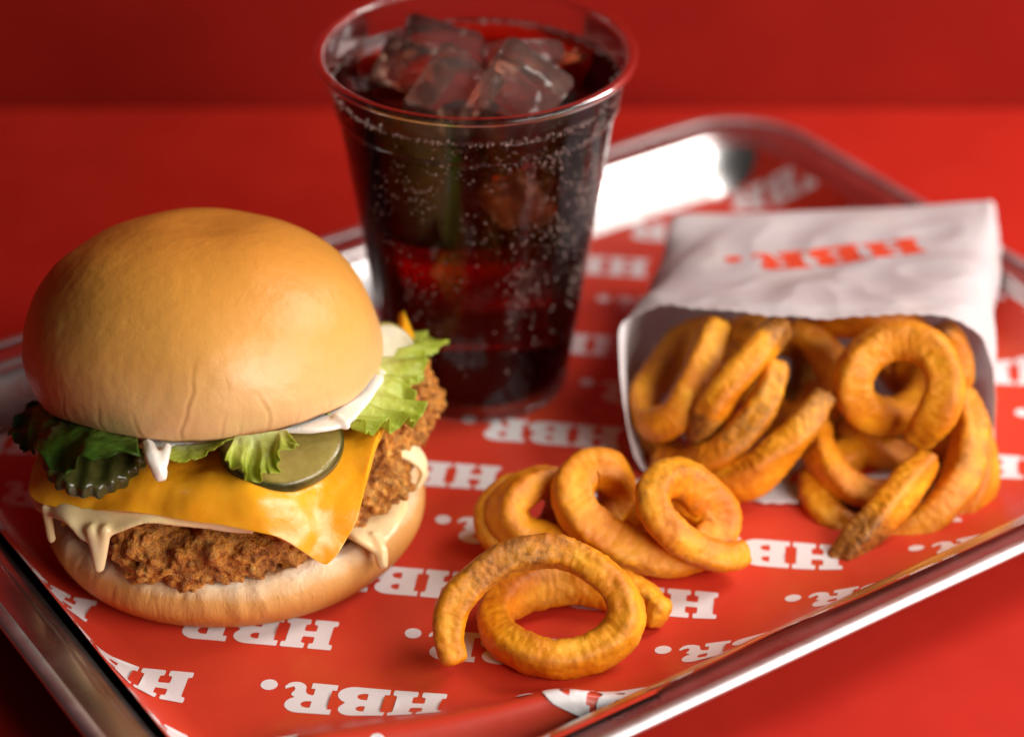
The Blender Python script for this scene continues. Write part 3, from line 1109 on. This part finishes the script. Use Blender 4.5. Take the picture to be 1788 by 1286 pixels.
leaf_ribbon('lettuce_leaf', pts([(570, 724, 53.2), (605, 695, 54.4), (640, 660, 55.8), (655, 635, 56.8)]),
            pts([(628, 748, 52.8), (700, 742, 53.9), (738, 722, 54.8), (700, 665, 56.4)]), M['lettuce'], burger, 0.24, 4.4, seed=12.0, frill=0.12, nu=220, nv=40)
leaf_ribbon('lettuce_leaf', pts([(640, 672, 55.6), (655, 640, 56.8), (668, 600, 58.6)]),
            pts([(700, 700, 55.6), (745, 640, 57.2), (735, 595, 58.8)]), M['lettuce'], burger, 0.22, 3.4, seed=15.0, frill=0.10, nu=200, nv=36)
leaf_ribbon('lettuce_leaf', pts([(668, 615, 58.2), (676, 600, 58.9), (684, 585, 59.7)]),
            pts([(735, 622, 58.2), (785, 596, 59.2), (740, 584, 60.0)]), M['lettuce'], burger, 0.14, 1.8, seed=18.0)

# ------------------------------------------------------------------ curly fries
LOOSE, INBAG = 'curly fries lying on the liner', 'curly fries in the paper bag'


def fry(label, path, w=1.0, hgt=1.25, skin=((0.0, 0.0), (1.0, 0.0)), seed=0.0, twist=0.5, up=(0, 0, 1), group=None, name='curly_fry', ends=(1, 1)):
    path = np.array(path, float)
    w, hgt = (w * 0.92, hgt * 0.90) if group != INBAG else (w * 0.98, hgt * 0.97)
    L = np.linalg.norm(np.diff(path, axis=0), axis=1).sum()
    n = int(max(60, L * 22))
    C = spline(path, n)
    T = np.gradient(C, axis=0)
    T /= np.linalg.norm(T, axis=1)[:, None]
    U = np.zeros_like(C)
    u = np.array(up, float)
    for i in range(n):
        u = u - T[i] * (u @ T[i])
        u /= np.linalg.norm(u)
        U[i] = u
    W = np.cross(T, U)
    m = 44
    a = np.linspace(0, 2 * math.pi, m, endpoint=False)
    e = 0.52
    ad = np.linspace(0, 2 * math.pi, 2881)              # even spacing round the section
    xd, yd = np.sign(np.cos(ad)) * np.abs(np.cos(ad)) ** e, np.sign(np.sin(ad)) * np.abs(np.sin(ad)) ** e
    ld = np.concatenate([[0], np.cumsum(np.hypot(np.diff(xd), np.diff(yd)))])
    ev = np.linspace(0, ld[-1], m, endpoint=False)
    cx, cy_ = np.interp(ev, ld, xd), np.interp(ev, ld, yd)
    a = np.arctan2(cy_, cx)
    f = np.linspace(0, 1, n)
    endr = np.ones(n)
    for which in (0, 1):
        dd = (f if which == 0 else 1 - f) * L
        endr *= 1 - (1 - np.sqrt(np.clip(1 - (1 - np.clip(dd / 0.22, 0, 1)) ** 2, 0, 1))) * 0.45
        endr *= 1 - 0.22 * (1 - sstep(0, 1.6, dd)) * ends[which]
    wob = 1 + 0.10 * perlin(np.stack([f * L * 0.55, np.full(n, seed), np.zeros(n)], 1))
    wob2 = 1 + 0.13 * perlin(np.stack([f * L * 0.45, np.full(n, seed + 7), np.ones(n)], 1))
    rot = twist * np.sin(f * 5 + seed) + 0.5 * perlin(np.stack([f * L * 0.3, np.full(n, seed + 3), np.zeros(n)], 1))
    c2, s2 = np.cos(rot), np.sin(rot)
    X = cx[None, :] * (w / 2 * wob * endr)[:, None]
    Y = cy_[None, :] * (hgt / 2 * wob2 * endr)[:, None]
    Xr, Yr = X * c2[:, None] - Y * s2[:, None], X * s2[:, None] + Y * c2[:, None]
    # knife-cut facets: flats that come and go along the length
    gro = 0.07 * perlin(np.stack([np.repeat(f * L * 0.28, m), np.tile(np.cos(a) * 1.6, n) + seed, np.tile(np.sin(a) * 1.6, n)], 1)).reshape(n, m)
    Xr, Yr = Xr * (1 + gro), Yr * (1 + gro)
    P = C[:, None, :] + Xr[..., None] * W[:, None, :] + Yr[..., None] * U[:, None, :]
    P = P.reshape(-1, 3)
    F = grid_faces(n, m, wrap_v=True)
    N = vnormals(P, F)
    if ((P - np.repeat(C, m, 0)) * N).sum() < 0:
        N, F = -N, F[:, ::-1]
    sk_f = np.repeat(np.interp(f, [q[0] for q in skin], [q[1] for q in skin]), m)
    dsp = 0.05 * perlin(P * 0.9 + seed) + 0.03 * perlin(P * 2.4 + seed) + 0.028 * perlin(P * 5.5 + seed) + 0.020 * perlin(P * 10 + seed)
    dsp = dsp - sk_f * 0.05 * np.abs(perlin(P * 3.5 + seed + 40))
    P = P + N * dsp[:, None]
    faces = [tuple(x) for x in F]
    i0 = len(P)
    P = np.vstack([P, C[:1] - T[:1] * 0.03, C[-1:] + T[-1:] * 0.03])
    for j in range(m):
        faces.append((j, (j + 1) % m, i0))
        q = (n - 1) * m
        faces.append((q + (j + 1) % m, q + j, i0 + 1))
    # centre the object on its own base
    base_ = np.array([P[:, 0].mean(), P[:, 1].mean(), P[:, 2].min()])
    sk_all = np.concatenate([sk_f, [sk_f[0], sk_f[-1]]])
    o = mesh(name, P - base_, faces, M['fry'], attrs={'skin': sk_all, 'ridge': np.concatenate([np.tile(np.abs(np.sin(2 * a)) ** 2, n), [0.6, 0.6]])})
    bm = bmesh.new(); bm.from_mesh(o.data); bmesh.ops.recalc_face_normals(bm, faces=bm.faces); bm.to_mesh(o.data); bm.free()
    o.location = Vector(base_) * CM
    return tag(o, label, 'curly fry', group)


def pz(lst):
    return [at(*q) for q in lst]


fry('large open curly fry ring in front, with one long arching arm', pz([
    (797, 1158, .55), (783, 1112, 1.1), (793, 1055, 1.75), (838, 1003, 2.35), (905, 968, 2.75), (985, 965, 2.75), (1055, 1003, 2.35), (1092, 1058, 1.75),
    (1080, 1108, 1.1), (1030, 1140, .75), (960, 1150, .68), (895, 1128, .68), (862, 1085, .75), (888, 1043, .85), (950, 1020, .8), (1030, 1020, .7), (1110, 1042, .62), (1158, 1078, .58)]),
    1.0, 1.28, [(0, .1), (.05, 0.0), (.09, .25), (.16, .45), (.24, .5), (.31, .2), (.36, 0), (.95, 0), (1, .2)], 1.0, 0.3, group=LOOSE)


def c4(lst):
    return [at(700 + x * .4089, 760 + y * .4089, z) for x, y, z in lst]


fry('tightly coiled curly fry lying between the front ring and the paper bag', c4([
    (560, 225, 1.35), (470, 245, 1.5), (395, 325, 1.2), (395, 415, .8), (480, 460, .58), (600, 440, .55), (690, 350, .8), (695, 245, 1.45), (615, 200, 1.95), (515, 240, 1.95), (455, 320, 1.65),
    (490, 405, 1.2), (605, 445, .85), (735, 440, .68), (850, 360, .8), (935, 240, 1.5), (885, 155, 2.35), (790, 155, 2.5),
    (735, 240, 2.3), (775, 345, 1.85), (890, 440, 1.3), (1050, 505, .9), (1190, 520, .7), (1310, 460, .8), (1360, 365, 1.15), (1305, 265, 1.85), (1215, 190, 2.45), (1135, 185, 2.75), (1080, 245, 2.65),
    (1090, 335, 2.3), (1170, 425, 1.75), (1280, 490, 1.25), (1380, 520, .95), (1462, 500, .78)]),
    1.06, 1.34, [(0, .2), (.04, 0), (.6, 0), (.74, .0), (.80, .3), (.88, .25), (.94, 0), (1, 0)], 2.0, 0.3, group=LOOSE)


fry('curly fry tangled inside the loops of the coil beside the bag', c4([
    (850, 205, 1.5), (930, 255, 1.25), (1010, 325, 1.0), (1095, 325, 1.2), (1170, 262, 1.65), (1240, 285, 1.65), (1305, 355, 1.25), (1350, 425, .85)]), .95, 1.1, [(0, .2), (.1, 0), (1, .1)], 5.0, 0.3, group=LOOSE)


def c3(lst):
    return [atY(1040 + x * .5675, 330 + y * .5675, Y) for x, y, Y in lst]


fry('curly fry bent in a loop at the left side of the bag mouth', c3([
    (300, 440, 62.5), (215, 540, 61.5), (150, 640, 60.2), (175, 715, 59.2), (255, 690, 58.8), (315, 580, 59.4), (355, 470, 60.2), (372, 400, 60.8)]), .95, 1.15, seed=11, group=INBAG)
fry('curly fry with dark skin on both tips, left middle of the bag', c3([
    (582, 418, 60.4), (520, 480, 59.6), (445, 565, 58.9), (385, 640, 58.5), (345, 715, 58.3), (318, 780, 58.4)]), .98, 1.15, [(0, .9), (.16, .7), (.24, .0), (.72, 0), (.82, .9), (1, 1)], 12, group=INBAG)
fry('rough ridged curly fry below the dark-tipped one in the bag', c3([
    (560, 540, 59.4), (525, 640, 58.5), (460, 745, 57.9), (380, 820, 57.6), (290, 850, 58.0), (190, 830, 58.8)]), 1.05, 1.2, [(0, .3), (.5, .45), (.6, 0), (1, 0)], 13, group=INBAG)
fry('lowest curly fry at the bag mouth with a pale brown end', c3([
    (705, 630, 58.6), (650, 715, 57.8), (570, 805, 57.2), (480, 880, 56.9), (380, 900, 57.2), (270, 860, 58.6)]), 1.0, 1.2, [(0, .7), (.08, .5), (.2, .4), (.34, .0), (1, 0)], 14, group=INBAG)
fry('dark curly fry deep in the bag under the torn paper edge', c3([
    (420, 440, 62.0), (500, 430, 61.8), (590, 455, 62.0), (660, 500, 62.4), (640, 600, 62.5), (560, 640, 62.5)]), .95, 1.15, [(0, .2), (.5, .6), (1, .8)], 15, group=INBAG)
fry('curly fry spanning the top of the bag mouth', c3([
    (640, 430, 62.5), (740, 400, 61.6), (850, 405, 61.2), (960, 430, 61.3), (1040, 500, 62.0)]), .95, 1.1, seed=16, group=INBAG)
fry('curly fry ring at the upper right of the bag mouth', c3([
    (985, 775, 58.0), (1050, 690, 57.6), (1075, 580, 58.0), (1020, 490, 58.8), (920, 465, 59.2), (830, 510, 59.0), (790, 600, 58.6), (830, 680, 58.6), (910, 700, 59.2), (985, 650, 60.4), (1000, 570, 61.4), (930, 540, 62.0)]),
    1.0, 1.2, [(0, .35), (.1, .1), (.2, 0), (1, 0)], 17, 0.3, group=INBAG)
fry('small curly fry tip beside the ring at the right of the bag', c3([
    (1060, 420, 60.4), (1100, 480, 60.3), (1115, 580, 60.0), (1095, 660, 60.0)]), .9, 1.0, [(0, .8), (.15, .2), (.3, 0), (1, 0)], 18, group=INBAG)
fry('large looping curly fry spilling from the right of the bag onto the liner', c3([
    (1120, 630, 59.5), (1150, 730, 58.4), (1135, 860, 57.1), (1070, 970, 56.2), (960, 1050, 55.8), (830, 1065, 55.9), (715, 1010, 56.4), (680, 920, 57.4), (740, 850, 58.4), (840, 800, 59.6)]),
    1.05, 1.35, [(0, 0), (.12, .3), (.25, .35), (.35, 0), (1, 0)], 19, 0.3, group=INBAG)
fry('curly fry arc lying across the spilling loop at the bag mouth', c3([
    (680, 720, 59.0), (690, 810, 57.9), (745, 890, 57.0), (840, 940, 56.6), (930, 930, 56.9), (985, 860, 57.8)]), .95, 1.1, seed=20, group=INBAG)
fry('outermost curly fry against the right side of the bag', c3([
    (1160, 700, 59.6), (1190, 800, 58.4), (1185, 900, 57.4), (1140, 980, 56.7), (1080, 1050, 56.3)]), .9, 1.1, [(0, 0), (.7, 0), (.85, .4), (1, .9)], 21, group=INBAG)
fry('straight curly fry end with brown skin tip leaning out of the bag', c3([
    (1030, 825, 57.0), (955, 915, 56.0), (880, 1005, 55.2), (800, 1085, 54.7), (745, 1150, 54.4), (695, 1215, 54.2)]), .95, 1.15, [(0, .4), (.06, .1), (.3, 0), (.45, .15), (.6, .7), (1, .85)], 22, 0.2, group=INBAG)
fry('curly fry half hidden in the dark middle of the bag', c3([
    (690, 680, 61.0), (760, 760, 60.4), (870, 800, 60.4), (970, 790, 60.8), (1040, 740, 61.2)]), .95, 1.1, [(0, .4), (1, .3)], 23, group=INBAG)

for lab, sd, pth in (
    ('curly fry behind the left loop, deep in the bag', 31, [(180, 560, 63.0), (260, 480, 62.8), (350, 440, 62.8), (440, 470, 63.0), (480, 560, 63.2)]),
    ('curly fry in the shadow behind the dark-tipped one', 32, [(420, 480, 61.2), (470, 600, 61.0), (560, 700, 60.6), (640, 690, 60.6), (680, 600, 61.2)]),
    ('curly fry filling the gap below the upper right ring', 33, [(760, 720, 60.0), (840, 790, 59.2), (950, 830, 59.0), (1040, 800, 59.4), (1100, 720, 60.2)]),
    ('curly fry at the bottom left floor of the bag', 34, [(150, 760, 60.2), (230, 820, 59.4), (340, 880, 58.8), (430, 880, 59.2)]),
    ('curly fry arching in the shadow between the left fries and the ring', 36, [(600, 430, 61.6), (680, 470, 61.2), (730, 560, 60.8), (720, 660, 60.4), (660, 740, 60.2)]),
    ('curly fry deep behind the right ring in the bag', 37, [(820, 430, 62.6), (900, 520, 62.4), (960, 600, 62.4), (1060, 560, 62.0)]),
    ('short curly fry lying low in the middle of the bag mouth', 35, [(560, 860, 59.4), (640, 900, 58.8), (720, 900, 59.0), (790, 860, 59.8)]),
):
    fry(lab, c3(pth), .95, 1.1, [(0, .3), (.3, 0), (.7, .1), (1, .4)], sd, group=INBAG)

# ------------------------------------------------------------------ paper bag
bag = thing('fries_bag', 'white paper bag lying on its back with its mouth full of curly fries', 'paper bag', (9.5, 63.0, 0.1))
# section at fraction f from mouth (0) to closed end (1): corner points  bl, l-mid, tl, top-mid, tr, r-mid, br, bottom-mid
sec_mouth = [atY(1128, 826, 58.3), atY(1082, 640, 59.6), atY(1105, 545, 61.6), atY(1240, 540, 60.5), atY(1420, 556, 59.7), atY(1580, 548, 59.8), atY(1690, 566, 59.8), atY(1733, 640, 59.8), atY(1737, 760, 58.6), atY(1725, 862, 57.6), atY(1560, 884, 56.9), atY(1400, 884, 56.8), atY(1290, 886, 56.8)]
sec_mid = [(4.6, 63.6, .12), (4.2, 64.2, 2.3), atY(1180, 470, 65.6), atY(1280, 465, 65.4), atY(1420, 462, 65.2), atY(1580, 455, 65.0), atY(1704, 448, 65.0), atY(1737, 500, 64.6), (15.6, 64.4, 1.6), (15.3, 63.6, .15), (12.5, 63.4, .12), (9.5, 63.4, .12), (6.8, 63.5, .12)]
sec_end = [(6.0, 69.4, 2.1), (5.9, 69.5, 2.3), atY(1178, 376, 69.6), atY(1290, 373, 69.6), atY(1420, 368, 69.6), atY(1580, 361, 69.5), atY(1704, 352, 69.3), atY(1736, 356, 69.2), (16.7, 69.0, 2.5), (16.6, 68.9, 2.3), (13, 69.1, 2.1), (9.5, 69.3, 2.1), (7.5, 69.4, 2.1)]
nsec, nring = 90, 420
Ls = [spline(np.maximum(np.array(s_), (-99, 0, 0.2)), nring, closed=True) for s_ in (sec_mouth, sec_mid, sec_end)]
grid = np.array([spline(np.array([Ls[0][j], Ls[1][j], Ls[2][j]]), nsec) for j in range(nring)])      # nring x nsec x 3
P = grid.reshape(-1, 3)
F = grid_faces(nring, nsec, wrap_u=True)
N = vnormals(P, F)
fs = np.tile(np.linspace(0, 1, nsec), nring)
js = np.repeat(np.arange(nring), nsec)
cre = 0.14 * perlin(P * 0.40) + 0.09 * (1 - 2 * np.abs(perlin(P * 0.45 + 4))) + 0.008 * perlin(P * 2.0)
P = P + N * (cre * sstep(0, .1, fs) * (1 - sstep(.85, 1, fs)) + 0.03 * perlin(P * 1.2) * (fs < .1))[:, None]
zig = 0.05 * ((js % 6 < 3) * 1.0 - 0.5) * (1 + 1.6 * perlin(np.stack([js * 0.21, js * 0.0, js * 0.0 + 2], 1).astype(float))) + 0.38 * perlin(np.stack([js * 0.06, np.zeros_like(js), np.zeros_like(js)], 1).astype(float))
P[:, 1] += zig * (1 - sstep(0, 0.06, fs))
bo = mesh('bag_wall', P, F, M['bag'], bag)
add_mod(bo, 'SOLIDIFY', thickness=0.012 * CM, offset=0)
# crimped end strip
endc = Ls[2]
# printed word on the upper face of the bag
from mathutils.bvhtree import BVHTree
bvh = BVHTree.FromPolygons([Vector(p) for p in P], [tuple(map(int, f)) for f in F])
q0 = atY(1598, 418, 66.9)          # base line start (right, the print is upside down to us)
q1 = atY(1262, 462, 66.0)
dirx = (q1 - q0)
scale = np.linalg.norm(dirx) / (WP[:, 0].max())
dirx = dirx / np.linalg.norm(dirx)
diry = np.array([0.10, -0.93, 0.3])
Q = q0 + WP[:, :1] * scale * dirx + WP[:, 1:] * scale * 0.95 * diry
out = np.zeros_like(Q)
for i, q in enumerate(Q):
    h = bvh.ray_cast(Vector((q[0], q[1], 30)), Vector((0, 0, -1)))
    out[i] = (np.array(h[0]) + np.array([0, 0, 0.02])) if h[0] is not None else q
mesh('printed_word', out, WF, M['red_print'], bag)

# ------------------------------------------------------------------ drink
CUP = at(836, 655, 0.0)
CUPX, CUPY = CUP[0], CUP[1]
cup = thing('plastic_cup', 'clear plastic tumbler of iced cola standing behind the burger', 'cup', (CUPX, CUPY, 0.08))


def lathe(name, prof, mat, parent, nu=128, sharp=False, off=(0, 0)):
    p = np.array(prof, float)
    th = np.linspace(0, 2 * math.pi, nu, endpoint=False)
    V = np.array([[CUPX + r * math.cos(t), CUPY + r * math.sin(t), z] for t in th for r, z in p])
    return mesh(name, V, grid_faces(nu, len(p), wrap_u=True), mat, parent)


ZB = 0.10
HC = 11.7
def cup_r(z):           # outer radius of the wall at height z
    t = (z - ZB) / HC
    return 2.95 + (4.55 - 2.95) * t + (0.12 * float(sstep(0.845, 0.865, t)))


zs = [ZB + .25, ZB + 1, ZB + 3, ZB + 6, ZB + 9] + [ZB + HC * t for t in (.83, .842, .85, .856, .862, .87, .9, .95, .985)]
wall = [(0.01, ZB + .35), (2.4, ZB + .33), (2.72, ZB + .25), (2.80, ZB), (2.92, ZB), (2.98, ZB + .15)] + [(cup_r(z), z) for z in zs]
lathe('cup_wall', wall, M['plastic'], cup)
zt = ZB + HC * .985
rt = cup_r(zt)
a = np.radians(np.linspace(200, -140, 18))
lathe('rim', [(rt + .17 + .17 * math.cos(t), zt + .10 + .14 * math.sin(t)) for t in a], M['plastic'], cup)

LIQ = ZB + HC * 0.915
inr = lambda z: cup_r(z) - 0.03
prof = [(0.0, ZB + .40), (2.3, ZB + .40), (2.7, ZB + .42), (inr(ZB + .6) - .02, ZB + .6)] + [(inr(z), z) for z in np.linspace(ZB + 1, LIQ - .15, 14)] + [(inr(LIQ) - .0, LIQ + .03), (inr(LIQ) - .12, LIQ - .03), (inr(LIQ) - .35, LIQ - .05), (0.0, LIQ - .05)]
cola = lathe('cola_drink', prof, M['cola'], None)
cola.data.transform(Matrix.Translation((-CUPX * CM, -CUPY * CM, 0)))
cola.location = (CUPX * CM, CUPY * CM, 0)
bm = bmesh.new(); bm.from_mesh(cola.data)
bmesh.ops.remove_doubles(bm, verts=bm.verts, dist=1e-6)
bmesh.ops.recalc_face_normals(bm, faces=bm.faces)
bm.to_mesh(cola.data); bm.free()
tag(cola, 'dark brown cola filling the clear cup', 'cola')

ICE = [(-0.75, -0.55, LIQ - .40, 2.3, (40, 30, -18), 'ice cube with a peaked corner, left of the middle of the cola'),
       (1.15, -0.9, LIQ - .30, 2.4, (35, -24, 60), 'tall frosty ice cube in front, right of the middle of the cola'),
       (-1.35, 1.6, LIQ - .55, 2.5, (12, 20, 5), 'rounded brown-tinted ice cube at the back left of the cup'),
       (1.3, 1.7, LIQ - .9, 2.3, (60, 15, 30), 'low ice cube at the back right of the cup'),
       (-2.1, 0.9, LIQ - .35, 1.8, (10, 50, 70), 'smaller ice cube at the left edge of the cola'),
       (1.2, -2.1, LIQ - 2.6, 2.0, (30, 60, 20), 'sunken ice cube glowing amber inside the cola behind the cup wall')]
for x, y, z, s_, e_, lab in ICE:
    bm = bmesh.new()
    bmesh.ops.create_cube(bm, size=s_ * CM)
    bmesh.ops.bevel(bm, geom=bm.edges[:], offset=0.14 * CM, segments=3, affect='EDGES')
    bmesh.ops.subdivide_edges(bm, edges=bm.edges[:], cuts=2, use_grid_fill=True)
    rot = Matrix.Rotation(math.radians(e_[2]), 4, 'Z') @ Matrix.Rotation(math.radians(e_[1]), 4, 'Y') @ Matrix.Rotation(math.radians(e_[0]), 4, 'X')
    Vv = np.array([tuple(v.co) for v in bm.verts]) / CM
    dsp = 0.16 * perlin(Vv * 0.6 + x * 5)
    for v, d_ in zip(bm.verts, dsp):
        v.co += v.co.normalized() * float(d_) * CM
    bm.transform(rot)
    me = bpy.data.meshes.new('ice_cube')
    bm.to_mesh(me); bm.free()
    o = link('ice_cube', me, M['ice'])
    o.location = Vector((CUPX + x, CUPY + y, z)) * CM
    tag(o, lab, 'ice cube', 'ice cubes in the cola')
    b = add_mod(cola, 'BOOLEAN', operation='DIFFERENCE', object=o, solver='EXACT')
bake(cola)
cola.data.polygons.foreach_set('use_smooth', [True] * len(cola.data.polygons))

# bubbles clinging to the inside of the wall
rb = random.Random(3)
bub = []
cl = [(rb.uniform(-170, -10), rb.triangular(3.0, LIQ - .25, LIQ - .6)) for _ in range(46)]
cl += [(rb.uniform(-60, -5), rb.uniform(4.5, LIQ - .3)) for _ in range(30)]
for i in range(1500):
    if i % 5 == 0:
        a_, z_ = rb.uniform(-180, 10), rb.uniform(2.0, LIQ - .2)
    else:
        c_ = cl[rb.randrange(len(cl))]
        a_, z_ = c_[0] + rb.gauss(0, 4.5), c_[1] + rb.gauss(0, .32)
    if z_ > LIQ - .1 or z_ < .8:
        continue
    r_ = rb.choice((.016, .02, .026, .034, .045))
    rr_ = cup_r(z_) - 0.012
    bub.append((CUPX + rr_ * math.cos(math.radians(a_)), CUPY + rr_ * math.sin(math.radians(a_)), z_, r_))
for i in range(420):                     # froth where the drink meets the wall
    a_ = rb.uniform(0, 360)
    rr_ = inr(LIQ) - abs(rb.gauss(0.05, .10))
    bub.append((CUPX + rr_ * math.cos(math.radians(a_)), CUPY + rr_ * math.sin(math.radians(a_)), LIQ - .02, rb.choice((.03, .04, .055, .07))))
me = spheres('soda_bubbles', bub)
bo = link('soda_bubbles', me, M['bubble'])
bo['kind'] = 'stuff'
tag(bo, 'tiny gas bubbles clinging to the inside of the cola cup', 'bubbles')
